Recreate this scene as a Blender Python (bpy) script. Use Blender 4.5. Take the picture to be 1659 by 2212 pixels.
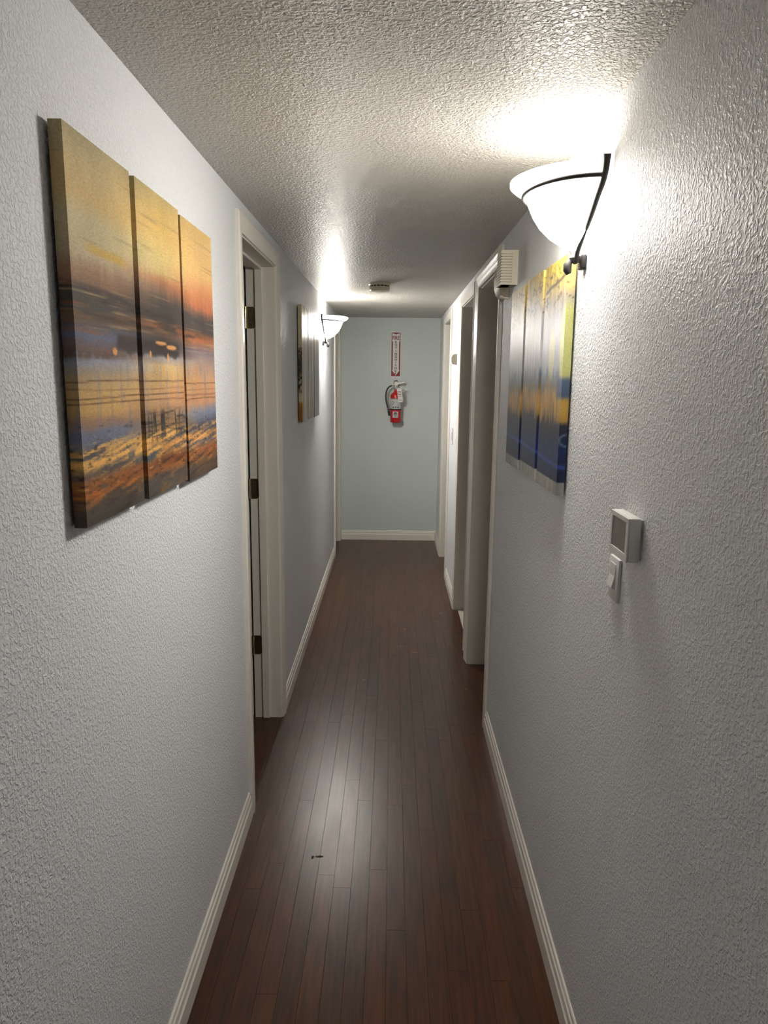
import bpy, bmesh, math, random
import numpy as np
from mathutils import Vector, Matrix
random.seed(7); PI = math.pi
for o in list(bpy.data.objects): bpy.data.objects.remove(o)
sc = bpy.context.scene; C = sc.collection

# ---------------------------------------------------------------- camera
YAW, PIT, ROL, FPX, CAMZ = .0092, .1816, .0109, 1569.6, 1.5682
f = Vector((-math.sin(YAW)*math.cos(PIT), math.cos(YAW)*math.cos(PIT), -math.sin(PIT)))
r = Vector((math.cos(YAW), math.sin(YAW), 0)); u = r.cross(f)
r2 = r*math.cos(ROL)+u*math.sin(ROL); u2 = u*math.cos(ROL)-r*math.sin(ROL)
cd = bpy.data.cameras.new('camera'); cam = bpy.data.objects.new('camera', cd); C.objects.link(cam)
cam.matrix_world = Matrix(((r2.x, u2.x, -f.x, 0), (r2.y, u2.y, -f.y, 0), (r2.z, u2.z, -f.z, CAMZ), (0, 0, 0, 1)))
cd.sensor_fit = 'HORIZONTAL'; cd.sensor_width = 36; cd.lens = 36*FPX/1659; cd.clip_start = .02
sc.camera = cam

# ---------------------------------------------------------------- world and exposure
w = bpy.data.worlds.new('world'); sc.world = w; w.use_nodes = True
w.node_tree.nodes['Background'].inputs[0].default_value = (.5, .55, .6, 1)
w.node_tree.nodes['Background'].inputs[1].default_value = .05
sc.view_settings.view_transform = 'Standard'; sc.view_settings.look = 'None'
sc.view_settings.gamma = 1; sc.view_settings.use_curve_mapping = False
sc.view_settings.exposure = -0.47
# sconce light: glow of the glass and the bulb inside it
GLASS_R, GLASS_L = 62.0, 122.0
BULB_R, BULB_L = 3.4, 8.0
LAMP_COL = (1.0, .95, .87)

# ---------------------------------------------------------------- plan of the hallway (metres)
XL, XR, YE, YB, H = -.4995, .4486, 7.0235, -1.6, 2.13
TL, TR = .122, .088          # wall thickness left / right
OUT = 2.1                    # outer walls of the side rooms
OPEN = 2.04                  # door opening height
DOORS = [('L', 2.452, 3.192), ('L', 6.36, 6.958), ('R', 3.14, 3.872), ('R', 4.094, 4.838), ('R', 5.668, 6.362)]

# ---------------------------------------------------------------- helpers
def srgb(c):
    return tuple(((v/255)/12.92 if v/255 <= .04045 else ((v/255+.055)/1.055)**2.4) for v in c)

class MB:
    def __init__(s): s.v = []; s.f = []
    def add(s, vs, fs):
        n = len(s.v); s.v += [tuple(p) for p in vs]; s.f += [tuple(i+n for i in q) for q in fs]; return s
    def box(s, x0, x1, y0, y1, z0, z1):
        x0, x1 = sorted((x0, x1)); y0, y1 = sorted((y0, y1)); z0, z1 = sorted((z0, z1))
        return s.add([(x0,y0,z0),(x1,y0,z0),(x1,y1,z0),(x0,y1,z0),(x0,y0,z1),(x1,y0,z1),(x1,y1,z1),(x0,y1,z1)],
                     [(0,3,2,1),(4,5,6,7),(0,1,5,4),(1,2,6,5),(2,3,7,6),(3,0,4,7)])
    def loft(s, rings, cap=True, closed=True):
        n = len(rings[0]); vs = [p for R in rings for p in R]; fs = []
        m = n if closed else n-1
        for i in range(len(rings)-1):
            for j in range(m):
                k = (j+1) % n; fs.append((i*n+j, i*n+k, (i+1)*n+k, (i+1)*n+j))
        if cap and closed: fs += [tuple(range(n-1, -1, -1)), tuple((len(rings)-1)*n+j for j in range(n))]
        return s.add(vs, fs)
    def prism(s, poly, fn, a, b):          # poly of 2-tuples, fn(p,q,t) -> point, extruded t = a..b
        return s.loft([[fn(p, q, a) for p, q in poly], [fn(p, q, b) for p, q in poly]])
    def tube(s, pts, rad, n=10, flat=None):
        pts = [Vector(p) for p in pts]; rings = []
        rad = rad if isinstance(rad, (list, tuple)) else [rad]*len(pts)
        t0 = (pts[1]-pts[0]).normalized(); up = Vector((0, 0, 1)) if abs(t0.z) < .9 else Vector((0, 1, 0))
        nrm = t0.cross(up).normalized()
        for i, p in enumerate(pts):
            t = (pts[min(i+1, len(pts)-1)]-pts[max(i-1, 0)]).normalized()
            nrm = (nrm-t*nrm.dot(t)).normalized(); bn = t.cross(nrm)
            rings.append([p+(nrm*math.cos(a)+bn*math.sin(a))*rad[i] for a in [2*PI*k/n for k in range(n)]])
        return s.loft(rings)
    def lathe(s, prof, c, axis='z', n=32, a0=0, a1=2*PI, sx=1, sy=1):
        full = abs(a1-a0-2*PI) < 1e-6; k = n if full else n+1; rings = []
        for rr, h in prof:
            R = []
            for j in range(k):
                a = a0+(a1-a0)*j/n; p, q = rr*math.cos(a)*sx, rr*math.sin(a)*sy
                R.append({'z': (c[0]+p, c[1]+q, c[2]+h), 'x': (c[0]+h, c[1]+p, c[2]+q), 'y': (c[0]+p, c[1]+h, c[2]+q)}[axis])
            rings.append(R)
        return s.loft(rings, cap=full, closed=full)
    def build(s, name, mat, parent=None, smooth=None, bevel=0, loc=None):
        off = Vector(loc) if loc is not None else (Vector(parent['base']) if parent is not None and 'base' in parent else Vector((0, 0, 0)))
        me = bpy.data.meshes.new(name); me.from_pydata([Vector(p)-off for p in s.v], [], s.f); me.update()
        bm = bmesh.new(); bm.from_mesh(me)
        bmesh.ops.recalc_face_normals(bm, faces=bm.faces)
        if bevel:
            es = [e for e in bm.edges if len(e.link_faces) == 2 and e.calc_face_angle(0) > .6]
            bmesh.ops.bevel(bm, geom=es, offset=bevel, segments=2, affect='EDGES', profile=.5)
        if smooth:
            for q in bm.faces: q.smooth = True
            for e in bm.edges:
                if len(e.link_faces) == 2 and e.calc_face_angle(0) > smooth: e.smooth = False
        bm.to_mesh(me); bm.free()
        me.materials.append(mat)
        o = bpy.data.objects.new(name, me); C.objects.link(o)
        if parent is not None:
            o.parent = parent
            if 'base' in parent: o['base'] = list(parent['base'])
        elif loc is not None: o.location = loc; o['base'] = list(loc)
        return o

def tag(o, label, cat, group=None, kind=None):
    o['label'] = label; o['category'] = cat
    if group: o['group'] = group
    if kind: o['kind'] = kind
    return o
def thing(name, loc, label, cat, group=None, kind=None):
    o = bpy.data.objects.new(name, None); C.objects.link(o); o.location = loc; o['base'] = list(loc)
    o.empty_display_size = .05
    return tag(o, label, cat, group, kind)

# ---------------------------------------------------------------- materials
def mat(name, col, rough=.5, spec=.5, metal=0, bump=None, coat=0, var=None, emit=None):
    m = bpy.data.materials.new(name); m.use_nodes = True; nt = m.node_tree; b = nt.nodes['Principled BSDF']
    b.inputs['Base Color'].default_value = (*col, 1); b.inputs['Roughness'].default_value = rough
    b.inputs['Specular IOR Level'].default_value = spec; b.inputs['Metallic'].default_value = metal
    b.inputs['Coat Weight'].default_value = coat
    if emit: b.inputs['Emission Color'].default_value = (*emit[0], 1); b.inputs['Emission Strength'].default_value = emit[1]
    tc = nt.nodes.new('ShaderNodeTexCoord')
    geo = nt.nodes.new('ShaderNodeNewGeometry')
    if var:                                  # (scale, amount): slow colour variation of the paint
        n = nt.nodes.new('ShaderNodeTexNoise'); n.inputs['Scale'].default_value = var[0]; n.inputs['Detail'].default_value = 3
        nt.links.new(geo.outputs['Position'], n.inputs['Vector'])
        mx = nt.nodes.new('ShaderNodeMix'); mx.data_type = 'RGBA'
        mx.inputs[6].default_value = (*[c*(1-var[1]) for c in col], 1); mx.inputs[7].default_value = (*[min(1, c*(1+var[1])) for c in col], 1)
        nt.links.new(n.outputs[0], mx.inputs[0]); nt.links.new(mx.outputs[2], b.inputs['Base Color'])
    if bump:                                 # (scale, distance, lo, hi, detail)
        n = nt.nodes.new('ShaderNodeTexNoise'); n.inputs['Scale'].default_value = bump[0]; n.inputs['Detail'].default_value = bump[4]
        n.inputs['Distortion'].default_value = .6
        nt.links.new(geo.outputs['Position'], n.inputs['Vector'])
        rp = nt.nodes.new('ShaderNodeMapRange'); rp.interpolation_type = 'SMOOTHSTEP'
        rp.inputs[1].default_value = bump[2]; rp.inputs[2].default_value = bump[3]
        nt.links.new(n.outputs[0], rp.inputs[0])
        bp = nt.nodes.new('ShaderNodeBump'); bp.inputs['Distance'].default_value = bump[1]; bp.inputs['Strength'].default_value = 1
        nt.links.new(rp.outputs[0], bp.inputs['Height']); nt.links.new(bp.outputs[0], b.inputs['Normal'])
    return m

M = {}
M['wall'] = mat('wall_paint', (.825, .845, .872), .48, .22, bump=(140, .0015, .40, .66, 2.5))
M['wall_end'] = mat('wall_end_green_glow', (.67, .73, .71), .55, .3, bump=(90, .0006, .40, .66, 2))  # green in this paint stands in for a green glow on the wall
M['ceiling'] = mat('ceiling_texture', (.60, .572, .53), .34, .34, bump=(125, .0032, .36, .66, 2.5))
M['trim'] = mat('cream_trim_paint', (.88, .84, .77), .35, .5, bump=(14, .0006, .3, .7, 2))
M['jamb'] = mat('jamb_paint', (.88, .84, .76), .4, .4, bump=(14, .0006, .3, .7, 2))
M['brass'] = mat('aged_brass', (.30, .25, .14), .38, .5, 1)
M['pin'] = mat('bright_brass', (.70, .55, .36), .25, .5, 1)
M['iron'] = mat('bronze_iron', (.020, .017, .016), .5, .3)
M['cream'] = mat('cream_plastic', (.84, .78, .64), .45, .4)
M['cream_dark'] = mat('beige_plastic', (.55, .50, .40), .5, .4)
M['yellowed'] = mat('yellowed_plastic', (.80, .75, .58), .45, .4)
M['white'] = mat('white_plastic', (.75, .75, .73), .38, .5)
M['screen'] = mat('lcd_screen', (.22, .22, .19), .18, .5)  # base grey lightened to stand in for reflected light
M['black'] = mat('black_rubber', (.012, .012, .013), .45, .4)
M['dark'] = mat('dark_gap', (.02, .018, .016), .7, .2)
M['red'] = mat('red_enamel', (.52, .012, .012), .25, .5, coat=.3)
M['sign_red'] = mat('sign_red', (.22, .004, .008), .4, .4)
M['sign_white'] = mat('sign_white', (.80, .80, .78), .4, .4)
M['maroon'] = mat('sign_lettering', (.10, .006, .012), .4, .4)
M['steel'] = mat('bright_steel', (.80, .79, .76), .25, .5, .9)
M['label'] = mat('label_paper', (.60, .60, .59), .5, .3)
M['ink'] = mat('label_ink', (.06, .06, .06), .6, .2)
M['pink_ink'] = mat('tag_red_ink', (.62, .30, .26), .6, .2)
M['vinyl'] = mat('light_vinyl_floor', (.66, .63, .56), .4, .4)
M['subfloor'] = mat('dark_floor_base', (.02, .010, .006), .35, .4)
M['timber'] = mat('raw_timber', (.45, .33, .20), .7, .2)
M['silver'] = mat('chip_paint', (.6, .58, .54), .5, .3)

def wood():
    m = bpy.data.materials.new('dark_stained_wood'); m.use_nodes = True; nt = m.node_tree; b = nt.nodes['Principled BSDF']
    geo = nt.nodes.new('ShaderNodeNewGeometry'); oi = nt.nodes.new('ShaderNodeObjectInfo')
    mp = nt.nodes.new('ShaderNodeMapping'); mp.inputs['Scale'].default_value = (1, .06, 1)
    nt.links.new(geo.outputs['Position'], mp.inputs['Vector'])
    ad = nt.nodes.new('ShaderNodeVectorMath'); ad.operation = 'ADD'
    cmb = nt.nodes.new('ShaderNodeCombineXYZ'); mul = nt.nodes.new('ShaderNodeMath'); mul.operation = 'MULTIPLY'; mul.inputs[1].default_value = 37
    nt.links.new(oi.outputs['Random'], mul.inputs[0]); nt.links.new(mul.outputs[0], cmb.inputs[1])
    nt.links.new(mp.outputs[0], ad.inputs[0]); nt.links.new(cmb.outputs[0], ad.inputs[1])
    g = nt.nodes.new('ShaderNodeTexNoise'); g.inputs['Scale'].default_value = 95; g.inputs['Detail'].default_value = 5; g.inputs['Distortion'].default_value = .4
    nt.links.new(ad.outputs[0], g.inputs['Vector'])
    rp = nt.nodes.new('ShaderNodeValToRGB')
    rp.color_ramp.elements[0].position = .35; rp.color_ramp.elements[0].color = (.55, .53, .52, 1)
    rp.color_ramp.elements[1].position = .68; rp.color_ramp.elements[1].color = (1.40, 1.38, 1.34, 1)
    nt.links.new(g.outputs[0], rp.inputs[0])
    mx = nt.nodes.new('ShaderNodeMix'); mx.data_type = 'RGBA'; mx.blend_type = 'MULTIPLY'; mx.inputs[0].default_value = 1
    nt.links.new(oi.outputs['Color'], mx.inputs[6]); nt.links.new(rp.outputs[0], mx.inputs[7]); nt.links.new(mx.outputs[2], b.inputs['Base Color'])
    # worn, uneven varnish
    n2 = nt.nodes.new('ShaderNodeTexNoise'); n2.inputs['Scale'].default_value = 5; n2.inputs['Detail'].default_value = 5
    mp2 = nt.nodes.new('ShaderNodeMapping'); mp2.inputs['Scale'].default_value = (1.6, .7, 1)
    nt.links.new(geo.outputs['Position'], mp2.inputs['Vector']); nt.links.new(mp2.outputs[0], n2.inputs['Vector'])
    mr = nt.nodes.new('ShaderNodeMapRange'); mr.inputs[1].default_value = .3; mr.inputs[2].default_value = .7
    mr.inputs[3].default_value = .285; mr.inputs[4].default_value = .33
    nt.links.new(n2.outputs[0], mr.inputs[0]); nt.links.new(mr.outputs[0], b.inputs['Roughness'])
    bp = nt.nodes.new('ShaderNodeBump'); bp.inputs['Distance'].default_value = .00007; bp.inputs['Strength'].default_value = .6
    nt.links.new(g.outputs[0], bp.inputs['Height'])
    bp2 = nt.nodes.new('ShaderNodeBump'); bp2.inputs['Distance'].default_value = .0006; bp2.inputs['Strength'].default_value = .4
    nt.links.new(n2.outputs[0], bp2.inputs['Height']); nt.links.new(bp.outputs[0], bp2.inputs['Normal'])
    nt.links.new(bp2.outputs[0], b.inputs['Normal'])
    b.inputs['Specular IOR Level'].default_value = .58
    return m
M['wood'] = wood()

def glass_glow(K, bulb):
    # frosted glass lit from inside: brightness falls with the distance to the bulb
    m = bpy.data.materials.new('lit_frosted_glass'); m.use_nodes = True; nt = m.node_tree; b = nt.nodes['Principled BSDF']
    b.inputs['Base Color'].default_value = (.85, .82, .75, 1); b.inputs['Roughness'].default_value = .35
    b.inputs['Emission Color'].default_value = (*LAMP_COL, 1)
    geo = nt.nodes.new('ShaderNodeNewGeometry'); d = nt.nodes.new('ShaderNodeVectorMath'); d.operation = 'DISTANCE'
    d.inputs[1].default_value = bulb; nt.links.new(geo.outputs['Position'], d.inputs[0])
    p = nt.nodes.new('ShaderNodeMath'); p.operation = 'POWER'; p.inputs[1].default_value = -1.5; nt.links.new(d.outputs['Value'], p.inputs[0])
    k = nt.nodes.new('ShaderNodeMath'); k.operation = 'MULTIPLY'; k.inputs[1].default_value = K*.0316; nt.links.new(p.outputs[0], k.inputs[0])
    nt.links.new(k.outputs[0], b.inputs['Emission Strength'])
    return m
M['glass_R'] = glass_glow(GLASS_R, (XR-.085, 1.785, 1.955)); M['glass_L'] = glass_glow(GLASS_L, (XL+.085, 5.29, 1.925))
M['inner_shell'] = mat('dim_inner_shell', (.85, .82, .76), .5, .3, emit=(LAMP_COL, 3))
M['bulb'] = mat('lit_bulb', (.9, .9, .85), .4, .3, emit=(LAMP_COL, 25))

def paint_mat(name, rough, spec):
    m = bpy.data.materials.new(name); m.use_nodes = True; nt = m.node_tree; b = nt.nodes['Principled BSDF']
    a = nt.nodes.new('ShaderNodeAttribute'); a.attribute_name = 'paint'
    geo = nt.nodes.new('ShaderNodeNewGeometry')
    mp = nt.nodes.new('ShaderNodeMapping'); mp.inputs['Scale'].default_value = (1, .22, 1)
    nt.links.new(geo.outputs['Position'], mp.inputs['Vector'])
    n = nt.nodes.new('ShaderNodeTexNoise'); n.inputs['Scale'].default_value = 420; n.inputs['Detail'].default_value = 3
    nt.links.new(mp.outputs[0], n.inputs['Vector'])
    mr = nt.nodes.new('ShaderNodeMapRange'); mr.inputs[1].default_value = .3; mr.inputs[2].default_value = .7; mr.inputs[3].default_value = .86; mr.inputs[4].default_value = 1.14
    nt.links.new(n.outputs[0], mr.inputs[0])
    vm = nt.nodes.new('ShaderNodeVectorMath'); vm.operation = 'SCALE'
    nt.links.new(a.outputs['Color'], vm.inputs[0]); nt.links.new(mr.outputs[0], vm.inputs['Scale']); nt.links.new(vm.outputs[0], b.inputs['Base Color'])
    bp = nt.nodes.new('ShaderNodeBump'); bp.inputs['Distance'].default_value = .0004; bp.inputs['Strength'].default_value = .6
    nt.links.new(n.outputs[0], bp.inputs['Height']); nt.links.new(bp.outputs[0], b.inputs['Normal'])
    b.inputs['Roughness'].default_value = rough; b.inputs['Specular IOR Level'].default_value = spec
    return m
M['art'] = paint_mat('canvas_print_matt', .55, .2); M['art_gloss'] = paint_mat('canvas_print_gloss', .38, .32)

# ---------------------------------------------------------------- the shell
def struct(o, label, cat): return tag(o, label, cat, kind='structure')
def wall_side(side, x0, x1):
    m = MB(); y = YB
    for s, a, b in sorted([d for d in DOORS if d[0] == side], key=lambda d: d[1]):
        m.box(x0, x1, y, a, 0, H); m.box(x0, x1, a, b, OPEN, H); y = b
    m.box(x0, x1, y, YE, 0, H) if YE-y > .001 else None
    return m
struct(wall_side('L', XL-TL, XL).build('wall_left', M['wall']), 'pale blue-grey textured wall with the sunset-toned canvases', 'wall')
struct(wall_side('R', XR, XR+TR).build('wall_right', M['wall']), 'pale blue-grey textured wall with the thermostat and blue canvases', 'wall')
struct(MB().box(-OUT-.1, OUT+.1, YE, YE+.1, 0, H).build('wall_end', M['wall_end']), 'smooth grey end wall, green glow tinted into its paint, behind the fire extinguisher', 'wall')
struct(MB().box(-OUT-.1, OUT+.1, YB-.1, YB, 0, H).build('wall_back', M['wall']), 'hallway wall behind the viewer', 'wall')
struct(MB().box(-OUT-.1, -OUT, YB, YE, 0, H).build('wall_outer_left', M['wall']), 'far wall of the dark rooms on the left', 'wall')
struct(MB().box(OUT, OUT+.1, YB, YE, 0, H).build('wall_outer_right', M['wall']), 'far wall of the dark rooms on the right', 'wall')
struct(MB().box(-OUT-.1, OUT+.1, YB-.1, YE+.1, H, H+.1).build('ceiling', M['ceiling']), 'glossy stippled grey ceiling of the hallway', 'ceiling')

fl = MB().box(XL, XR, YB, YE, -.08, -.012)
fl.box(-OUT-.1, XL-.0005, YB-.1, YE+.1, -.08, -.0005); fl.box(XR+.0005, OUT+.1, YB-.1, YE+.1, -.08, -.0005)
floor = fl.build('floor', M['wood']); floor.color = (.066, .020, .007, 1)
struct(floor, 'dark brown stained plank floor of the hallway', 'floor')
vin = MB().box(.472, OUT, 4.0, 5.6, -.0004, .0015).build('floor', M['vinyl'])
struct(vin, 'light vinyl floor showing through the middle right doorway', 'floor')

# planks: one shared mesh, stretched along the hall
NPL = 17; PW = (XR-XL)/NPL
def plank_mesh():
    m = MB(); a, b = -PW/2+.0001, PW/2-.0001; i = .0005
    m.loft([[(a, 0, -.0118), (b, 0, -.0118), (b, 1, -.0118), (a, 1, -.0118)], [(a, 0, -.0005), (b, 0, -.0005), (b, 1, -.0005), (a, 1, -.0005)],
            [(a+i, .0004, 0), (b-i, .0004, 0), (b-i, .9996, 0), (a+i, .9996, 0)]])
    me = bpy.data.meshes.new('plank'); me.from_pydata(m.v, [], m.f); me.update(); me.materials.append(M['wood']); return me
pm = plank_mesh(); prng = random.Random(3)
for k in range(NPL):
    y = .2 - prng.random()*1.0
    first = True
    while y < YE-.05:
        L = prng.uniform(.55, 1.7)
        e = min(y+L, YE-.001)
        if YE-e < .25: e = YE-.001
        o = bpy.data.objects.new('plank', pm); C.objects.link(o); o.parent = floor
        o.location = (XL+PW*(k+.5), y, 0); o.scale = (1, e-y-.0002, 1)
        t = prng.random(); s = prng.uniform(.8, 1.2)
        o.color = (.066*s, (.0155+.006*t)*s, (.0025+.003*t)*s, 1)
        y = e
# chips and scuffs in the varnish
scr = random.Random(5)
for (x, y, wd, ln, mm) in [(-.222, 2.17, .028, .012, 'dark'), (-.245, 2.168, .010, .020, 'dark'), (.10, 4.42, .022, .006, 'silver'), (.15, 4.02, .045, .005, 'silver'),
                           (.40, 3.52, .012, .010, 'timber'), (-.13, 3.62, .012, .005, 'silver'), (.35, 4.75, .03, .005, 'silver')]:
    pts = [(x+wd*.5*math.cos(a)*scr.uniform(.7, 1.1), y+ln*.5*math.sin(a)*scr.uniform(.7, 1.1)) for a in [2*PI*k/9 for k in range(9)]]
    MB().prism(pts, lambda p, q, t: (p, q, t), .0000, .0003).build('scuff', M[mm], floor)

# ---------------------------------------------------------------- baseboards
BP = [(0, 0), (.014, 0), (.014, .056), (.0105, .061), (.0095, .078), (.006, .082), (.0055, .091), (.0035, .094), (0, .094)]
def bb_y(name, side, y0, y1, label):
    sg, x = (1, XL) if side == 'L' else (-1, XR)
    struct(MB().prism(BP, lambda p, q, t: (x+sg*p, t, q), y0, y1).build(name, M['trim'], smooth=.5), label, 'baseboard')
bb_y('baseboard_left', 'L', YB, 2.391, 'cream baseboard below the three-panel sunset canvas')
bb_y('baseboard_left', 'L', 3.254, 6.298, 'cream baseboard beyond the open door with brass hinges')
bb_y('baseboard_right', 'R', YB, 3.078, 'cream baseboard below the thermostat')
bb_y('baseboard_right', 'R', 4.906, 5.604, 'short cream baseboard between the two farthest right doorways')
bb_y('baseboard_right', 'R', 6.428, YE-.014, 'stub of cream baseboard in the far right corner')
struct(MB().prism(BP, lambda p, q, t: (t, YE-p, q), XL+.02, XR).build('baseboard_end', M['trim'], smooth=.5), 'cream baseboard along the end wall', 'baseboard')

# ---------------------------------------------------------------- doors: casing, jamb, stop, hinges
def casing_profile(wd, th):   # (distance from opening, thickness)
    return [(0, 0), (0, th*.55), (.004, th*.66), (wd*.28, th*.70), (wd*.34, th*.82), (wd*.55, th*.86), (wd*.62, th), (wd*.9, th), (wd, th*.72), (wd, 0)]
def door(n, side, a, b, label, near=(.062, .015), far=(.062, .015), head=(.060, .015), depth=None, stops=True):
    sg, x = (1, XL) if side == 'L' else (-1, XR)
    t = TL if side == 'L' else TR
    d = thing('door_%d' % n, (x, (a+b)/2, 0), label, 'door frame', kind='structure')
    J = .018                       # jamb board thickness, set inside the opening
    a1, b1, top = a+J, b-J, OPEN-J
    rv = .005
    z0 = OPEN-J+rv; hh = min(head[0], H-.003-z0)
    def up(y0, dirn, spec):         # upright, mitred at the top
        P = casing_profile(*spec)
        MB().loft([[(x+sg*q, y0+dirn*p, 0) for p, q in P], [(x+sg*q, y0+dirn*p, z0+hh*p/spec[0]) for p, q in P]]).build('casing', M['trim'], d, smooth=.5)
    up(a1-rv, -1, near); up(b1+rv, 1, far)
    P = [(p/head[0], q) for p, q in casing_profile(*head)]
    MB().loft([[(x+sg*q, a1-rv-near[0]*p, z0+hh*p) for p, q in P], [(x+sg*q, b1+rv+far[0]*p, z0+hh*p) for p, q in P]]).build('casing', M['trim'], d, smooth=.5)
    xi, xo = x+sg*.0005, x-sg*t
    MB().box(xi, xo, a, a1, 0, OPEN-J).build('jamb', M['jamb'], d)
    MB().box(xi, xo, b1, b, 0, OPEN-J).build('jamb', M['jamb'], d)
    MB().box(xi, xo, a, b, OPEN-J, OPEN).build('jamb', M['jamb'], d)
    if stops:
        s0, s1 = x-sg*.052, x-sg*.084
        MB().box(s0, s1, a1, a1+.011, 0, top).build('stop', M['jamb'], d, bevel=.002)
        MB().box(s0, s1, b1-.011, b1, 0, top).build('stop', M['jamb'], d, bevel=.002)
        MB().box(s0, s1, a1+.011, b1-.011, top-.011, top).build('stop', M['jamb'], d, bevel=.002)
    return d, a1, b1
d1, a1, b1 = door(1, 'L', *DOORS[0][1:], 'cream door frame with brass hinges beside the sunset canvases', near=(.066, .015), far=(.060, .015))
for z in (1.816, 1.083, .357):
    hh = .045; x0, x1 = XL-.0855, XL-TL+.003
    pl = [(x0, z-hh+.008), (x0-.008, z-hh), (x1, z-hh), (x1, z+hh), (x0-.008, z+hh), (x0, z+hh-.008), (x0-.0023, z+hh-.0025), ][:6]
    hg = MB().prism(pl, lambda p, q, tt: (p, tt, q), b1-.0022, b1-.0001).build('hinge', M['brass'], d1)
    for k in range(5):
        zz = z-hh+.018*k
        MB().tube([(XL-TL-.004, b1-.007, zz+.0005), (XL-TL-.004, b1-.007, zz+.0175)], .0062, 12).build('knuckle', M['pin'] if k < 5 else M['brass'], hg, smooth=.6)
    for dz, dx in ((-.028, .014), (0, .022), (.028, .014)):
        MB().lathe([(.0001, -.0012), (.0038, -.0010), (.0042, 0)], (x1+dx, b1-.0022, z+dz), 'y', 12).build('screw', M['pin'], hg, smooth=.6)
# the open door itself, swung back into the dark room
hx, hy = XL-TL-.006, b1-.004; ang = math.radians(172)
sl = MB().box(-.005, -.70, .001, .036, .008, 2.012)
def rotp(p):   # closed: slab runs towards -y from the hinge; swing into the room
    lx, ly = p[1]*1.0, p[0]
    c, s = math.cos(ang), math.sin(ang)
    return (hx+lx*c+ly*s, hy-lx*s*-1+ly*c, p[2])
sl.v = [rotp(p) for p in sl.v]
slab = sl.build('door_slab', M['trim'], d1, bevel=.002)
door(2, 'L', *DOORS[1][1:], 'cream door frame at the far left next to the end wall', far=(.055, .015))
door(3, 'R', *DOORS[2][1:], 'cream door frame nearest on the right, by the louvred box', near=(.060, .015), far=(.098, .022), head=(.082, .024), stops=False)
door(4, 'R', *DOORS[3][1:], 'middle door frame on the right opening onto a light floor', near=(.052, .015), stops=False)
door(5, 'R', *DOORS[4][1:], 'farthest door frame on the right near the end wall', stops=False)

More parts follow.
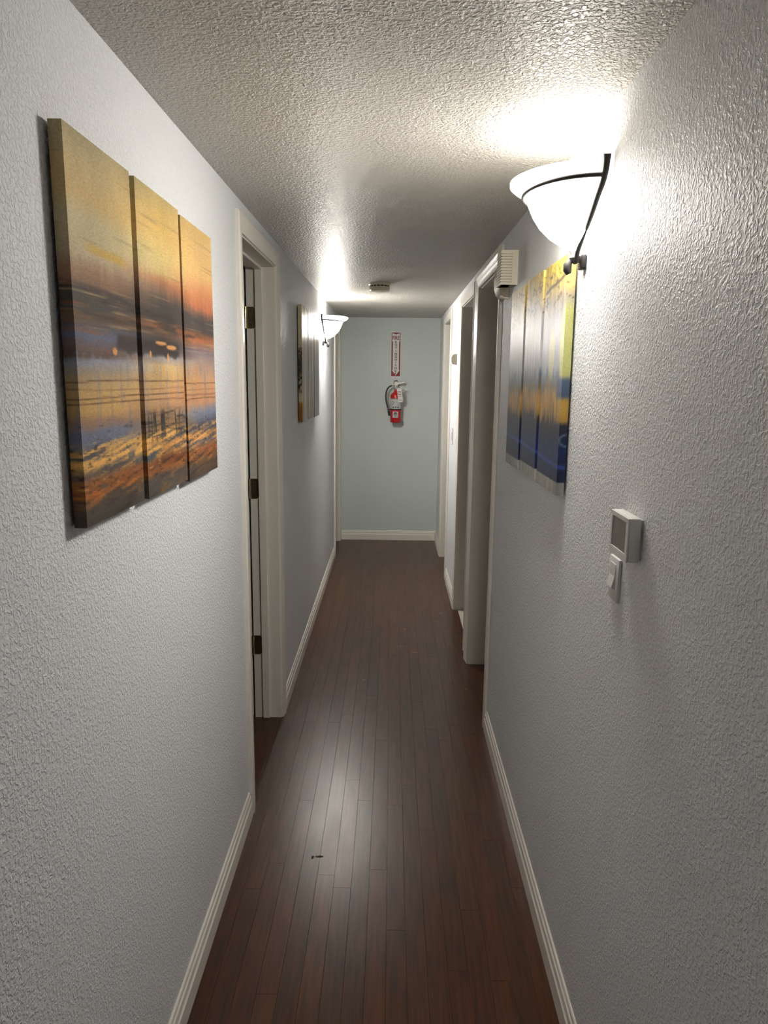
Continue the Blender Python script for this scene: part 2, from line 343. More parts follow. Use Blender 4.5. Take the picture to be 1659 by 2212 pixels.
# ---------------------------------------------------------------- wall sconces
def sconce(xw, sg, yc, zr, label, energy):
    # xw wall plane, sg direction out of the wall, yc centre, zr height of the iron ring
    t = thing('wall_sconce', (xw, yc, zr-.15), label, 'wall lamp', 'half-bowl wall sconces')
    asp = 1.0
    prof = [(.170, .031), (.177, .028), (.177, .021), (.166, .012), (.150, .004), (.139, -.004), (.136, -.014), (.131, -.026), (.122, -.046), (.106, -.070), (.082, -.094), (.052, -.113), (.022, -.123), (.006, -.125)]
    m = MB()
    def half(pr):
        R = []
        for rr, h in pr:
            R.append([(xw+sg*(.004+rr*math.cos(a)), yc+rr*asp*math.sin(a), zr+h) for a in [-PI/2+PI*j/28 for j in range(29)]])
        return R
    inner = [(max(rr-.005, .004), h+.002) for rr, h in reversed(prof)]
    m.loft(half(prof), cap=False, closed=False)
    MB().loft(half(prof[:1]+list(reversed(inner))), cap=False, closed=False).build('glow_shield', M['inner_shell'], t, smooth=1.2)  # inner shell added to keep the glow of the glass off the ceiling
    m.build('glass_shade', M['glass_R' if sg < 0 else 'glass_L'], t, smooth=1.2)
    # iron ring
    ring = [(xw+sg*(.010+.139*math.cos(a)), yc+.170*math.sin(a), zr) for a in [-PI/2+PI*j/30 for j in range(31)]]
    MB().tube(ring, .0050, 10).build('ring', M['iron'], t, smooth=1)
    # the two iron straps, from the foot up to the ends of the ring
    for s in (-1, 1):
        pts = [(.022, .006, -.150), (.024, .022, -.128), (.022, .062, -.100), (.020, .105, -.070), (.017, .140, -.036), (.014, .166, -.010), (.013, .178, .014), (.014, .186, .036)]
        P = [Vector((xw+sg*a, yc+s*b, zr+c)) for a, b, c in pts]
        P2 = []
        for i in range(len(P)-1):
            p0, p1, p2, p3 = P[max(i-1, 0)], P[i], P[i+1], P[min(i+2, len(P)-1)]
            for q in range(4):
                h = q/4; P2.append(.5*((2*p1)+(p2-p0)*h+(2*p0-5*p1+4*p2-p3)*h*h+(3*p1-p0-3*p2+p3)*h**3))
        P2.append(P[-1])
        n = len(P2); MB().tube(P2, [.0054+.0026*(i/n)**2 for i in range(n)], 10).build('strap', M['iron'], t, smooth=1)
    # wall plate, wires of the bracket and the curled foot
    MB().box(xw, xw+sg*.014, yc-.016, yc+.016, zr-.166, zr-.132).build('wall_plate', M['iron'], t, bevel=.004, smooth=.8)
    for k in range(3):
        z0 = zr-.137-.006*k
        MB().tube([(xw+sg*.012, yc, z0), (xw+sg*.022, yc, z0+.003), (xw+sg*.033, yc, z0-.003), (xw+sg*.040, yc, z0-.012)], .0018, 8).build('bracket_wire', M['iron'], t, smooth=1)
    MB().tube([(xw+sg*.036, yc, zr-.146), (xw+sg*.041, yc, zr-.156), (xw+sg*.041, yc, zr-.167), (xw+sg*.037, yc, zr-.176)], [.006, .010, .010, .006], 12).build('foot', M['iron'], t, smooth=1)
    MB().lathe([(.001, -.012), (.009, -.010), (.012, -.002), (.008, .006), (.004, .014), (.001, .016)], (xw+sg*.026, yc, zr-.138), 'z', 16).build('socket_cup', M['iron'], t, smooth=.8)
    bl = MB().lathe([(.001, .030), (.014, .024), (.020, .010), (.018, -.006), (.011, -.022), (.010, -.040)], (xw+sg*.070, yc, zr-.062), 'z', 20).build('bulb', M['bulb'], t, smooth=1)
    ld = bpy.data.lights.new('bulb_light', 'POINT'); ld.energy = energy; ld.color = LAMP_COL; ld.shadow_soft_size = .03
    lo = bpy.data.objects.new('bulb_light', ld); C.objects.link(lo); lo.parent = t; lo.location = (sg*.085, 0, .15-.020)
    return t
s1 = sconce(XR, -1, 1.785, 1.99, 'large glowing half-bowl sconce on the right wall above the blue canvases', BULB_R)
MB().tube([(XR-.036, 1.785, 1.862), (XR-.043, 1.783, 1.875), (XR-.052, 1.782, 1.886)], .0006, 6).build('loose_wire', M['iron'], s1)
sconce(XL, 1, 5.29, 1.96, 'small distant half-bowl sconce on the left wall near the end', BULB_L)

# ---------------------------------------------------------------- canvases
rng = np.random.default_rng(11)
def noise2(x, y, seed):
    g = np.random.default_rng(seed).random((64, 64)); xi = np.floor(x).astype(int); yi = np.floor(y).astype(int)
    fx, fy = x-xi, y-yi; fx = fx*fx*(3-2*fx); fy = fy*fy*(3-2*fy)
    G = lambda a, b: g[a % 64, b % 64]
    return (G(xi, yi)*(1-fx)+G(xi+1, yi)*fx)*(1-fy)+(G(xi, yi+1)*(1-fx)+G(xi+1, yi+1)*fx)*fy
def fbm(x, y, seed, o=4):
    s = 0; a = .5; n = 0
    for k in range(o): s = s+a*noise2(x*2**k+k*7.3, y*2**k+k*3.1, seed+k); n += a; a *= .55
    return s/n-.5
def table(T, t):
    ks = [k for k, _ in T]; return np.stack([np.interp(t, ks, [c[i] for _, c in T]) for i in range(3)], -1)
def mixc(c, col, m): m = np.clip(m, 0, 1)[..., None]; return c*(1-m)+np.array(col, float)*m
def box_(x, a, b, s): return np.clip((x-a)/s+.5, 0, 1)*np.clip((b-x)/s+.5, 0, 1)

T1 = [(0,(168,154,118)),(.075,(186,165,120)),(.15,(196,168,112)),(.2,(186,172,134)),(.25,(182,168,132)),(.30,(176,158,128)),(.34,(150,118,92)),(.37,(130,98,78)),(.39,(78,72,66)),(.43,(74,70,66)),(.45,(120,88,58)),(.47,(95,85,85)),(.50,(96,102,128)),(.53,(112,88,82)),(.55,(100,82,76)),(.57,(140,142,158)),(.60,(158,142,120)),(.64,(190,156,102)),(.70,(186,150,92)),(.73,(150,118,96)),(.755,(108,112,132)),(.785,(110,114,130)),(.80,(196,154,90)),(.84,(204,160,92)),(.87,(110,95,85)),(.89,(160,98,50)),(.92,(135,85,48)),(.94,(92,78,68)),(.97,(84,78,70)),(1,(78,70,62))]
T2 = [(0,(185,165,112)),(.05,(200,172,105)),(.11,(214,178,105)),(.2,(206,184,122)),(.25,(196,172,118)),(.28,(172,122,86)),(.32,(112,90,78)),(.36,(70,66,62)),(.41,(72,66,62)),(.43,(140,86,54)),(.455,(120,92,70)),(.475,(66,58,54)),(.51,(72,64,62)),(.535,(150,152,162)),(.57,(204,176,122)),(.61,(196,160,106)),(.67,(190,150,110)),(.715,(164,128,96)),(.74,(140,112,80)),(.77,(150,112,66)),(.80,(206,156,86)),(.86,(172,122,62)),(.89,(112,62,36)),(.92,(152,92,46)),(.95,(86,80,80)),(1,(92,88,82))]
T3 = [(0,(205,172,112)),(.08,(218,180,120)),(.18,(222,182,120)),(.25,(208,142,96)),(.31,(190,116,80)),(.355,(82,74,72)),(.41,(76,68,66)),(.425,(120,84,62)),(.445,(176,106,64)),(.485,(122,112,124)),(.535,(166,142,130)),(.61,(196,152,110)),(.69,(190,142,106)),(.735,(124,134,158)),(.785,(72,76,92)),(.82,(205,146,84)),(.84,(216,150,84)),(.857,(134,122,120)),(.887,(150,90,50)),(.937,(112,86,60)),(1,(84,70,64))]
def art_sunset(U, T):
    a = fbm(U*5, T*9, 1); s = fbm(U*7, T*90, 5, 3); v = fbm(U*70, T*9, 9, 3)
    t = T+.020*a+.020*s*box_(T, .3, 1.1, .1)+.028*v*box_(T, .25, .36, .08)+.010*v*box_(T, .45, .8, .1)
    w1 = np.clip((.5-U)/.33, 0, 1); w3 = np.clip((U-.5)/.33, 0, 1); w2 = 1-w1-w3
    c = table(T1, t)*w1[..., None]+table(T2, t)*w2[..., None]+table(T3, t)*w3[..., None]
    soft = fbm(U*9, T*5, 21); c = c*(1+.20*soft[..., None])
    c = mixc(c, (192, 156, 74), box_(U, .08, .27, .05)*box_(T+.02*a, .262, .288, .012)*.8)
    # dark ragged headland across the first two panels
    e = .535+.03*fbm(U*26, T*0+.5, 31)
    c = mixc(c, (60, 52, 50), box_(U+.1*a, .22, .62, .03)*box_(T, .485, e, .012)*.9)
    # glowing dabs
    for (x, y, dx, dy) in ((.19, .535, .012, .010), (.40, .53, .007, .010), (.53, .537, .008, .014), (.48, .49, .04, .006), (.56, .50, .04, .008)):
        c = mixc(c, (226, 160, 96), np.clip(1.6-((U-x)/dx)**2-((T-y)/dy)**2, 0, 1)*.85)
    # drawn lines over the pale water
    for y0, sd in ((.618, 41), (.642, 44), (.662, 42), (.678, 43)):
        ln = y0+.012*fbm(U*5, U*0+.3, sd)
        c = mixc(c, (82, 50, 34), np.clip(1-np.abs(T-ln)/.0032, 0, 1)*(.85 if sd != 44 else .4))
    # soft vertical washes
    c = mixc(c, (120, 120, 150), np.clip(v*3.4-.2, 0, 1)*box_(T, .54, .78, .05)*.6)
    c = mixc(c, (206, 128, 70), np.clip(-v*3.2-.35, 0, 1)*box_(T, .54, .78, .05)*box_(U, .45, 1, .2)*.8)
    # scratched scaffold marks
    hat = np.maximum(np.clip(np.abs(fbm(U*85, T*6, 51, 2))*6-.7, 0, 1), np.clip(np.abs(fbm(U*8, T*110, 53, 2))*6-.7, 0, 1))
    c = mixc(c, (52, 48, 44), hat*box_(U, .34, .64, .05)*box_(T, .72, .815, .03)*.85)
    # brush streaks in gold, slate and rust
    st = fbm(U*9+T*4, T*100+U*14, 61, 4)*1.25
    c = mixc(c, (70, 76, 92), np.clip(st*5.5-.15, 0, 1)*box_(T, .78, .885, .03)*.85)
    c = mixc(c, (232, 178, 100), np.clip(-st*5.5-.25, 0, 1)*box_(T, .785, .88, .02)*.8)
    c = mixc(c, (196, 118, 48), np.clip(st*5-.4, 0, 1)*box_(T, .87, .945, .03)*.8)
    c = mixc(c, (58, 46, 42), np.clip(-st*5-.5, 0, 1)*box_(T, .87, 1.0, .03)*.7)
    st2 = fbm(U*4, T*130, 71, 3)
    c = mixc(c, (206, 170, 120), np.clip(st2*5-.6, 0, 1)*box_(T, .34, .50, .05)*.55)
    c = mixc(c, (150, 88, 52), np.clip(-st2*5-.6, 0, 1)*box_(T, .40, .50, .03)*.75)
    bl = fbm(U*11, T*22, 81, 4)
    c = mixc(c, (76, 84, 98), np.clip(bl*9-1.2, 0, 1)*box_(T, .83, .91, .03)*.9)
    c = mixc(c, (150, 104, 50), np.clip(bl*7-.7, 0, 1)*box_(T, .92, 1.05, .03)*.6)
    sp = fbm(U*30, T*120, 95, 3)
    c = mixc(c, (56, 50, 50), np.clip(sp*8-1.3, 0, 1)*box_(T, .74, .97, .05)*.7)
    c = mixc(c, (214, 170, 104), np.clip(-sp*8-1.5, 0, 1)*box_(T, .77, .93, .05)*.6)
    c = mixc(c, (60, 54, 52), np.clip(fbm(U*6, T*40, 97, 3)*7-.2, 0, 1)*box_(T, .375, .455, .02)*.8)
    pk = fbm(U*3, T*70, 91, 2)
    c = mixc(c, (110, 92, 74), np.clip(np.abs(pk)*7-1.9, 0, 1)*box_(T, .05, .3, .06)*.35)
    c = 255*(np.clip(c, 0, 255)/255)**1.10*1.04; g = c.mean(-1, keepdims=True)
    return g+(c-g)*.90
TB = [(0,(214,186,84)),(.06,(200,172,84)),(.12,(178,158,104)),(.17,(150,140,122)),(.25,(150,150,158)),(.35,(160,160,164)),(.45,(146,150,156)),(.5,(92,104,122)),(.54,(112,100,74)),(.58,(172,134,76)),(.63,(178,138,72)),(.672,(140,110,64)),(.69,(44,46,56)),(.75,(32,38,64)),(.82,(28,46,98)),(.88,(32,44,82)),(.948,(36,46,78)),(.95,(158,158,152)),(1,(148,148,144))]
def art_blue(U, T):
    a = fbm(U*6, T*7, 101); v = fbm(U*60, T*6, 103, 3)
    t = np.where(T < .94, T+.05*a+.11*v*box_(T, .4, .75, .08), T)
    t = np.where(T < .944, np.minimum(t, .946), np.maximum(t, .951))
    c = table(TB, t); c = c*(1+.30*fbm(U*10, T*8, 107)[..., None]+.35*fbm(U*45, T*5, 108, 3)[..., None])
    rid = np.abs(fbm(U*9+T*5, T*22-U*9, 109, 3))
    c = mixc(c, (64, 50, 44), np.clip(1-rid*26, 0, 1)*box_(T, .02, .22, .05)*.9)
    ln = .075+.10*(1-U)*1.2+.02*fbm(U*14, U*0, 113)
    c = mixc(c, (72, 58, 52), np.clip(1.4-np.abs(T-ln)/.008, 0, 1)*box_(U, .70, 1.02, .03)*.9)
    c = mixc(c, (192, 190, 136), np.clip(1.5-((U-.83)/.045)**2-((T-.40)/.105)**2, 0, 1)*.75)
    c = mixc(c, (188, 190, 120), np.clip(2.2-((U-1.01)/.050)**2-((T-.37)/.135)**2, 0, 1)*.95)
    c = mixc(c, (66, 84, 118), box_(U, .93, 1.2, .02)*box_(T, .50, .59, .02)*.9)
    c = mixc(c, (186, 150, 72), box_(U, .93, 1.2, .02)*box_(T, .585, .69, .02)*.8)
    c = mixc(c, (60, 78, 110), np.clip(v*7-1.1, 0, 1)*box_(T, .52, .7, .04)*.8)
    wv = .825+.05*U+.01*a
    c = mixc(c, (70, 96, 190), np.clip(1.2-np.abs(T-wv)/.012, 0, 1)*.7)
    rr = np.sqrt(((U-1.03)/.03)**2+((T-.762)/.026)**2)
    c = mixc(c, (120, 150, 165), np.clip(1-np.abs(rr-1)/.25, 0, 1)*.8)
    return c
TG = [(0,(196,186,158)),(.2,(186,178,158)),(.4,(158,154,144)),(.6,(140,138,132)),(.8,(142,134,120)),(.86,(140,126,104)),(1,(128,116,100))]  # glare on the canvas fronts is mixed into these pale greys
def art_glare(U, T):
    v = fbm(U*40, T*2.0, 131, 3); v2 = fbm(U*9, T*1.2, 133, 2)
    c = table(TG, T+.05*v)*(1+.9*v[..., None]+.55*v2[..., None])
    c = mixc(c, (110, 116, 126), box_(U, .66, 1.05, .06)*box_(T, .45, 1.05, .4)*.6)
    c = mixc(c, (196, 184, 140), box_(U, .335, .40, .02)*box_(T, .65, 1.05, .1)*.7)
    nr = box_(U, -1, .012, .006)
    c = mixc(c, (214, 200, 162), nr*.85); tw = np.abs(fbm(U*60+T*9, T*34, 137, 4))
    c = mixc(c, (40, 28, 20), nr*np.clip(1.2-tw*9, 0, 1)*box_(T, .36, .74, .06))
    c = mixc(c, (46, 32, 22), nr*box_(T, .42, .62, .1)*.7)
    c = mixc(c, (168, 116, 28), nr*box_(T, .835, 1.1, .02)*.95); c = mixc(c, (96, 52, 14), nr*box_(T, .86, 1.1, .1)*.35)
    return np.clip(c, 8, 235)

def canvas(art, side, y0, y1, z0, z1, U0, U1, near_first, label, group, material, gain):
    # U runs along the whole picture; near_first: U grows away from the viewer
    sg, xw = (1, XL) if side == 'L' else (-1, XR)
    TH, OFF = .020, .006; k = 1.0216 if side == 'L' else 1.0242
    y0, y1, z0, z1 = y0*k, y1*k, CAMZ+(z0-CAMZ)*k, CAMZ+(z1-CAMZ)*k; xb, xf = xw+sg*OFF, xw+sg*(OFF+TH)
    nc, ns, nr = (110, 6, 230) if art is art_sunset else (66, 5, 150); span = (U1-U0)/(y1-y0)
    path = [(xb+(xf-xb)*k/ns, y0, -(ns-k)*TH/ns) for k in range(ns)]
    path += [(xf, y0+(y1-y0)*k/nc, (y1-y0)*k/nc) for k in range(nc+1)]
    path += [(xf-(xf-xb)*(k+1)/ns, y1, (y1-y0)+(k+1)*TH/ns) for k in range(ns)]
    n = len(path); V = []; Us = np.zeros((nr+1, n)); Ts = np.zeros((nr+1, n))
    for i in range(nr+1):
        z = z1-(z1-z0)*i/nr
        for j, (px, py, pd) in enumerate(path):
            V.append((px, py, z)); Us[i, j] = (U0+pd*span) if near_first else (U1-pd*span); Ts[i, j] = i/nr
    F = [(i*n+j, i*n+j+1, (i+1)*n+j+1, (i+1)*n+j) for i in range(nr) for j in range(n-1)]
    F += [tuple(range(n)), tuple(nr*n+j for j in range(n-1, -1, -1)), tuple([i*n for i in range(nr+1)]+[i*n+n-1 for i in range(nr, -1, -1)])]
    base = Vector((xw, (y0+y1)/2, z0))
    me = bpy.data.meshes.new('canvas_panel'); me.from_pydata([Vector(p)-base for p in V], [], F); me.update()
    bm = bmesh.new(); bm.from_mesh(me); bmesh.ops.recalc_face_normals(bm, faces=bm.faces); bm.to_mesh(me); bm.free()
    c = np.clip(art(Us, Ts), 0, 255)/255; c = np.where(c <= .04045, c/12.92, ((c+.055)/1.055)**2.4)*gain
    ca = me.color_attributes.new('paint', 'FLOAT_COLOR', 'POINT')
    ca.data.foreach_set('color', np.concatenate([np.clip(c, 0, .9), np.ones(c.shape[:2]+(1,))], -1).reshape(-1).astype(np.float32))
    me.materials.append(material)
    o = bpy.data.objects.new('canvas_panel', me); C.objects.link(o); o.location = base; o['base'] = list(base)
    tag(o, label, 'wall art', group)
    # stretcher bars that carry the cloth and rest on the wall
    xs = xb-sg*.0003
    for (ya, yb, za, zb) in ((y0+.075, y0+.105, z0+.05, z1-.05), (y1-.105, y1-.075, z0+.05, z1-.05)):
        MB().box(xw, xs, ya, yb, za+.04, zb-.04).build('stretcher_bar', M['timber'], o)
    return o
g1 = 'three canvas panels of the sunset-toned abstract'
for (y0, y1, z0, z1, U0, U1, lab) in ((1.084, 1.346, 1.338, 1.918, .0, .325, 'widest-looking panel of the gold and slate abstract, nearest the viewer'),
                                      (1.372, 1.640, 1.336, 1.918, .345, .66, 'middle panel of the gold and slate abstract on the left wall'),
                                      (1.656, 1.926, 1.330, 1.912, .68, 1.0, 'panel of the gold and slate abstract beside the hinged door frame')):
    canvas(art_sunset, 'L', y0, y1, z0, z1, U0, U1, True, lab, g1, M['art'], 1.05)
g2 = 'three canvas panels of the striped abstract greyed by painted-in glare'
for (y0, y1, z0, z1, U0, U1, lab) in ((3.80, 4.075, 1.344, 1.934, .0, .325, 'striped canvas panel greyed by painted-in glare, with a tan and dark wrapped edge, before the distant sconce'),
                                      (4.098, 4.375, 1.340, 1.930, .345, .66, 'middle narrow-looking panel of the glare-greyed striped canvas set'),
                                      (4.398, 4.672, 1.336, 1.929, .68, 1.0, 'glare-greyed striped canvas panel nearest the distant sconce')):
    canvas(art_glare, 'L', y0, y1, z0, z1, U0, U1, True, lab, g2, M['art_gloss'], 1.0)
g3 = 'three canvas panels of the blue and gold abstract'
for (y0, y1, z0, z1, U0, U1, lab) in ((1.80, 2.052, 1.284, 1.864, .68, 1.0, 'blue and gold canvas panel right below the glowing sconce'),
                                      (2.086, 2.330, 1.284, 1.866, .345, .66, 'middle panel of the blue and gold abstract on the right wall'),
                                      (2.364, 2.618, 1.279, 1.862, .0, .325, 'blue and gold canvas panel nearest the louvred box and doorway')):
    canvas(art_blue, 'R', y0, y1, z0, z1, U0, U1, False, lab, g3, M['art_gloss'], 1.0)

# ---------------------------------------------------------------- thermostat and switch
t = thing('thermostat', (XR, 1.315, 1.25), 'white square thermostat with grey screen above the wall switch', 'thermostat')
MB().box(XR, XR-.006, 1.268, 1.362, 1.252, 1.326).build('back_plate', M['white'], t)
MB().box(XR-.005, XR-.026, 1.262, 1.366, 1.249, 1.330).build('housing', M['white'], t, bevel=.0035, smooth=.7)
fr = MB()
for a, b, c, d in ((1.262, 1.366, 1.320, 1.330), (1.262, 1.366, 1.249, 1.263), (1.262, 1.276, 1.263, 1.320), (1.354, 1.366, 1.263, 1.320)): fr.box(XR-.0255, XR-.0285, a+.001, b-.001, c, d-.001 if d > 1.32 else d)
fr.build('bezel', M['white'], t, bevel=.0008)
MB().box(XR-.0250, XR-.0265, 1.276, 1.354, 1.263, 1.320).build('screen', M['screen'], t)
t = thing('light_switch', (XR, 1.395, 1.14), 'white rocker switch plate under the thermostat', 'switch')
MB().box(XR, XR-.007, 1.366, 1.424, 1.141, 1.228).build('plate', M['white'], t, bevel=.0025, smooth=.7)
MB().prism([(0, 1.166), (.0085, 1.166), (.0150, 1.169), (.0095, 1.192), (.0085, 1.216), (0, 1.216)], lambda p, q, tt: (XR-p, tt, q), 1.379, 1.411).build('rocker', M['white'], t, bevel=.0006)

# ---------------------------------------------------------------- louvred box, rounded cover and round sounder by the near right door
t = thing('louvred_box', (XR, 2.79, 1.908), 'cream louvred plastic box high on the wall by the near right door', 'door chime')
bx0, bx1, by0, by1, bz0, bz1 = XR, XR-.062, 2.742, 2.842, 1.908, 2.028
MB().box(bx0, bx1+.004, by0+.004, by1-.004, bz0, bz1).build('housing', M['cream_dark'], t, bevel=.002)
MB().box(bx0, bx1+.040, by0, by0+.005, bz0, bz1).build('side_plate', M['cream'], t)
MB().box(bx1, bx1+.041, by0, by1, bz1-.013, bz1).build('top_rail', M['cream'], t)
MB().box(bx1, bx1+.041, by0, by1, bz0, bz0+.008).build('bottom_rail', M['cream'], t)
for k in range(10):
    z = bz0+.0105+k*.0098
    lv = MB().prism([(bx1+.041, by0), (bx1, by0), (bx1, by1-.002), (bx1+.005, by1-.002), (bx1+.005, by0+.005), (bx1+.041, by0+.005)], lambda p, q, tt: (p, q, tt), z, z+.0068)
    lv.build('louver', M['cream'], t)
t = thing('rounded_wall_cover', (XR, 3.0, 1.885), 'beige rounded cover tucked behind the cream louvred box', 'sensor')
pr = [(0, 1.885), (.020, 1.888), (.034, 1.900), (.042, 1.925), (.044, 1.96), (.040, 1.985), (.028, 2.0), (0, 2.004)]
MB().prism(pr, lambda p, q, tt: (XR-p, tt, q), 2.925, 3.058).build('cover', M['cream_dark'], t, bevel=.004, smooth=.7)
MB().prism([(.0, 1.878), (.030, 1.884), (.030, 1.892), (0, 1.890)], lambda p, q, tt: (XR-p, tt, q), 2.94, 2.965).build('latch', M['cream'], t)
t = thing('round_sounder', (XR+.014, 3.215, 1.97), 'white round disc with a black band hanging inside the near right doorway', 'sensor')
cx, cy, cz = XR+.012, 3.235, 1.955
MB().lathe([(.001, -.024), (.020, -.023), (.030, -.018), (.034, -.010), (.034, -.004), (.028, 0)], (cx, cy, cz), 'x', 28).build('dome', M['white'], t, smooth=.7)
MB().lathe([(.027, -.001), (.027, .014)], (cx, cy, cz), 'x', 28).build('body', M['cream_dark'], t, smooth=.7)
MB().lathe([(.029, .014), (.029, .027)], (cx, cy, cz), 'x', 28).build('band', M['black'], t, smooth=.7)
MB().box(cx-.002, cx+.024, cy-.012, cy+.012, cz+.02, OPEN-.0182).build('bracket', M['cream'], t)

# ---------------------------------------------------------------- smoke detector
sx, sy = -.083, 4.55
t = thing('smoke_detector', (sx, sy, H), 'yellowed round smoke detector on the ceiling', 'smoke detector')
MB().lathe([(.066, 0), (.067, -.006), (.063, -.011), (.058, -.013)], (sx, sy, H), 'z', 40).build('base', M['yellowed'], t, smooth=.6)
MB().lathe([(.056, -.012), (.056, -.020)], (sx, sy, H), 'z', 40).build('vent_gap', M['dark'], t, smooth=.6)
MB().lathe([(.060, -.0195), (.062, -.026), (.061, -.038), (.055, -.045), (.030, -.047), (.001, -.047)], (sx, sy, H), 'z', 40).build('cap', M['yellowed'], t, smooth=.6)
for k in range(16):
    a = 2*PI*k/16+.1; MB().tube([(sx+.0585*math.cos(a), sy+.0585*math.sin(a), H-.0125), (sx+.0595*math.cos(a), sy+.0595*math.sin(a), H-.020)], .0030, 6).build('rib', M['yellowed'], t)
MB().lathe([(.003, 0), (.003, -.002), (.0005, -.0025)], (sx+.02, sy-.02, H-.047), 'z', 10).build('test_button', M['cream'], t)

# ---------------------------------------------------------------- small box and switch on the far right wall
t = thing('wall_sensor', (XR, 5.21, 1.67), 'small cream box high on the bright wall between the far right doors', 'sensor')
MB().box(XR, XR-.010, 5.165, 5.245, 1.668, 1.742).build('back_plate', M['cream_dark'], t, bevel=.002)
MB().prism([(.0095, 1.672), (.034, 1.674), (.040, 1.690), (.040, 1.718), (.032, 1.734), (.018, 1.742), (.0095, 1.742)], lambda p, q, tt: (XR-p, tt, q), 5.170, 5.240).build('cover', M['cream'], t, bevel=.003, smooth=.7)
t = thing('light_switch', (XR, 5.34, 1.10), 'white switch plate on the bright wall below the small cream box', 'switch')
MB().box(XR, XR-.006, 5.305, 5.378, 1.10, 1.215).build('plate', M['white'], t, bevel=.002)
MB().box(XR-.0055, XR-.0075, 5.327, 5.356, 1.130, 1.185).build('rocker_frame', M['ink'], t)
MB().box(XR-.007, XR-.010, 5.330, 5.353, 1.134, 1.181).build('rocker', M['white'], t, bevel=.001)

# ---------------------------------------------------------------- fire extinguisher sign
def text_mesh(s, size, cx, cz, y, m, parent, wscale=1.0, name='lettering', bold=.0):
    cu = bpy.data.curves.new('txt', 'FONT'); cu.body = s; cu.size = size; cu.align_x = 'CENTER'; cu.align_y = 'CENTER'; cu.offset = bold; cu.extrude = .0004
    ob = bpy.data.objects.new('txt', cu); C.objects.link(ob)
    dg = bpy.context.evaluated_depsgraph_get(); me = bpy.data.meshes.new_from_object(ob.evaluated_get(dg)); bpy.data.objects.remove(ob)
    b = Vector(parent['base'])
    xs = [v.co.x for v in me.vertices]; ys = [v.co.y for v in me.vertices]; mx, my = (min(xs)+max(xs))/2, (min(ys)+max(ys))/2
    for v in me.vertices:
        x, z, d = (v.co.x-mx)*wscale, v.co.y-my, v.co.z
        v.co = Vector((cx+x, y-d, cz+z))-b
    me.name = name; me.materials.append(m)
    o = bpy.data.objects.new(name, me); C.objects.link(o); o.parent = parent; return o
SX0, SX1, SZ0, SZ1 = -.0165, .0790, 1.571, 2.008; scx = (SX0+SX1)/2
t = thing('fire_extinguisher_sign', (scx, YE, SZ0), 'red and white vertical sign reading fire extinguisher on the end wall', 'sign')
MB().box(SX0, SX1, YE-.0025, YE, SZ0, SZ1).build('plate', M['sign_white'], t, bevel=.0008)
rx0, rx1, rz0, rz1 = SX0+.006, SX1-.006, SZ0+.020, SZ1-.014
MB().box(rx0, rx1, YE-.0031, YE-.0024, rz0, rz1).build('red_field', M['sign_red'], t)
wb, ws = (rx1-rx0)/2-.0055, (rx1-rx0)/2-.0125
top = rz1-.0035; sh = rz1-.078; hd = rz0+.058
arrow = [(-wb, top), (0, top-.013), (wb, top), (wb, sh), (wb-.001, sh), (ws, sh-.008), (ws, hd), (wb, hd), (0, rz0+.004), (-wb, hd), (-ws, hd), (-ws, sh-.008), (-wb, sh)]
MB().prism([(scx+p, q) for p, q in arrow], lambda p, q, tt: (p, tt, q), YE-.0037, YE-.0030).build('arrow_field', M['sign_white'], t)
text_mesh('FIRE', .050, scx, rz1-.048, YE-.0037, M['sign_red'], t, .74, bold=.0012)
ez0, ez1 = rz0+.022, sh-.010; N = len('EXTINGUISHER')
for i, ch in enumerate('EXTINGUISHER'):
    text_mesh(ch, .0285, scx, ez1-(ez1-ez0)*i/(N-1), YE-.0037, M['maroon'], t, 1.12, bold=.0009)
for z in (SZ1-.007, SZ0+.008): MB().lathe([(.0001, -.0042), (.0028, -.0038), (.0032, -.0024)], (scx, YE, z), 'y', 12).build('screw', M['ink'], t)

# ---------------------------------------------------------------- fire extinguisher
ex, ey, R = .0365, YE-.072, .0505; eb = 1.160
t = thing('fire_extinguisher', (ex, ey, eb), 'red fire extinguisher with black hose and white tag hung below its sign', 'fire extinguisher')
MB().lathe([(R-.004, 0), (R-.0012, .0015), (R, .006), (R, .243), (R-.002, .256), (R-.010, .270), (R-.024, .282), (.018, .290), (.015, .300), (.015, .312)], (ex, ey, eb), 'z', 40).build('cylinder', M['red'], t, smooth=.6)
a0, a1_ = -PI/2-1.35, -PI/2+1.35
lbl = MB().lathe([(R+.0006, .128), (R+.0006, .226)], (ex, ey, eb), 'z', 24, a0, a1_).build('label', M['label'], t, smooth=.6)
MB().lathe([(R+.0010, .2195), (R+.0010, .224)], (ex, ey, eb), 'z', 20, a0+.15, a1_-.2).build('label_bar', M['ink'], lbl)
for (s0, s1, z0, z1) in ((-.85, -.25, .197, .200), (-.85, -.45, .190, .193), (-.45, -.25, .180, .186), (-.85, -.4, .168, .172), (-.6, -.33, .136, .150), (-.14, .12, .138, .150), (.3, .56, .136, .150), (.35, .5, .162, .166)):
    MB().lathe([(R+.0010, z0), (R+.0010, z1)], (ex, ey, eb), 'z', 6, -PI/2+s0, -PI/2+s1).build('label_print', M['ink'], lbl)
MB().lathe([(R+.0018, .117), (R+.0022, .119), (R+.0022, .127), (R+.0018, .129)], (ex, ey, eb), 'z', 40).build('strap', M['black'], t, smooth=.6)
MB().box(ex-.02, ex+.02, ey+R-.006, YE, eb+.10, eb+.30).build('wall_bracket', M['black'], t)
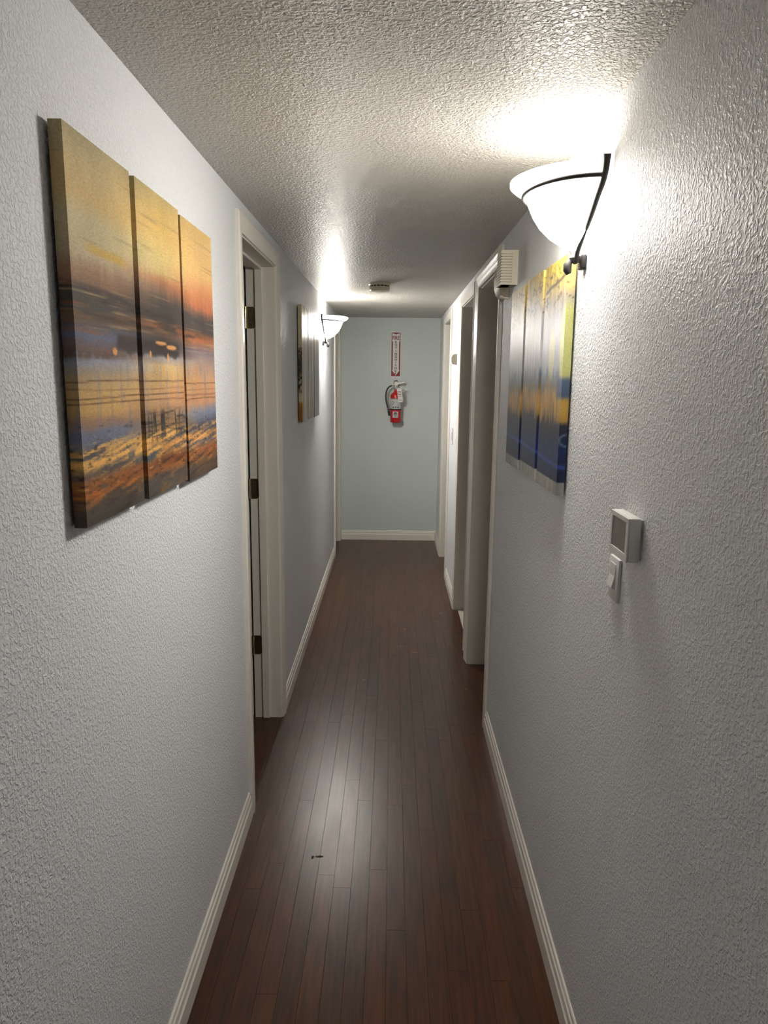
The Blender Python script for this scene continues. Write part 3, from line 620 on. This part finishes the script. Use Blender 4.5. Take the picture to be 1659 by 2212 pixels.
# square sticker with round emblem
st = MB().lathe([(R+.0006, .046), (R+.0006, .104)], (ex, ey, eb), 'z', 10, -PI/2-.60, -PI/2+.48).build('sticker', M['label'], t, smooth=.6)
ec = ex-.003; yf = ey-R-.0016
def disc(name, m, r0, cx, cz, y, a=0, b=2*PI, n=24):
    pts = [(cx+r0*math.cos(a+(b-a)*k/n), cz+r0*math.sin(a+(b-a)*k/n)) for k in range(n if b-a > 6 else n+1)]
    return MB().prism(pts, lambda p, q, tt: (p, tt, q), y, y-.0006).build(name, m, st)
disc('emblem', M['ink'], .0150, ec, eb+.083, yf); disc('emblem', M['sign_red'], .0075, ec, eb+.087, yf-.0007)
disc('emblem', M['label'], .0090, ec, eb+.074, yf-.0012, 0, PI, 12)
for k, wd in enumerate((.014, .010)): MB().box(ec-wd, ec+wd, yf, yf-.0005, eb+.059-.006*k, eb+.061-.006*k).build('emblem', M['ink'], st)
# valve, levers, hose
MB().lathe([(.017, .308), (.019, .314), (.019, .330), (.014, .336), (.014, .350)], (ex, ey, eb), 'z', 20).build('valve', M['steel'], t, smooth=.6)
MB().box(ex-.017, ex+.020, ey-.011, ey+.011, eb+.345, eb+.382).build('valve_head', M['steel'], t, bevel=.004)
MB().tube([(ex-.019, ey, eb+.362), (ex-.017, ey, eb+.383), (ex, ey, eb+.392), (ex+.016, ey, eb+.384)], .0045, 8).build('carry_loop', M['black'], t, smooth=1)
MB().prism([(-.012, .352), (.020, .358), (.080, .372), (.084, .379), (.076, .382), (.018, .372), (-.012, .362)], lambda p, q, tt: (ex+p, tt, eb+q), ey-.013, ey+.009).build('handle', M['steel'], t, bevel=.0015)
MB().prism([(.010, .350), (.040, .338), (.098, .302), (.100, .297), (.094, .297), (.036, .330), (.010, .342)], lambda p, q, tt: (ex+p, tt, eb+q), ey-.009, ey+.009).build('lever', M['steel'], t, bevel=.0012)
MB().tube([(ex+.018, ey-.014, eb+.340), (ex+.030, ey-.018, eb+.343)], .005, 8).build('pin', M['black'], t)
MB().tube([(ex-.012, ey-.008, eb+.345), (ex-.042, ey-.010, eb+.344)], .0072, 12).build('hose_collar', M['steel'], t, smooth=.6)
hp = [(-.040, .344), (-.062, .335), (-.080, .315), (-.091, .285), (-.095, .250), (-.092, .210), (-.084, .170), (-.074, .130)]
MB().tube([(ex+p, ey-.012, eb+q) for p, q in hp], .0068, 12).build('hose', M['black'], t, smooth=1)
MB().tube([(ex-.074, ey-.012, eb+.134), (ex-.069, ey-.012, eb+.108)], .0075, 12).build('hose_ferrule', M['steel'], t, smooth=.6)
MB().tube([(ex-.070, ey-.012, eb+.112), (ex-.066, ey-.012, eb+.095), (ex-.060, ey-.012, eb+.062)], [.009, .0085, .0105], 12).build('nozzle', M['black'], t, smooth=.6)
MB().box(ex-.082, ex-R+.002, ey-.020, ey-.004, eb+.117, eb+.128).build('hose_clip', M['black'], t, bevel=.002)
# inspection tag hanging from the valve
px, pz, py = ex+.031, eb+.316, ey-R-.006
def tagbox(name, a0, a1, b0, b1, y0, y1, m, par):
    P = [(px+a-b*.13, pz+b+a*.06) for a, b in ((a0, b0), (a1, b0), (a1, b1), (a0, b1))]
    return MB().prism(P, lambda p, q, tt: (p, tt, q), y0, y1).build(name, m, par)
tgo = tagbox('inspection_tag', -.024, .022, -.124, .004, py, py-.001, M['sign_white'], t)
for b0, b1, m, ww in ((-.030, -.022, 'pink_ink', .017), (-.042, -.036, 'pink_ink', .017), (-.056, -.050, 'ink', .012), (-.069, -.065, 'ink', .016), (-.088, -.085, 'label', .017), (-.107, -.103, 'ink', .018), (-.115, -.113, 'label', .018)):
    tagbox('tag_print', -ww-.001, ww-.001, b0, b1, py-.001, py-.0014, M[m], tgo)
MB().tube([(px, py-.0015, pz-.004), (px-.004, ey-.016, eb+.335)], .0010, 6).build('tag_string', M['ink'], t)
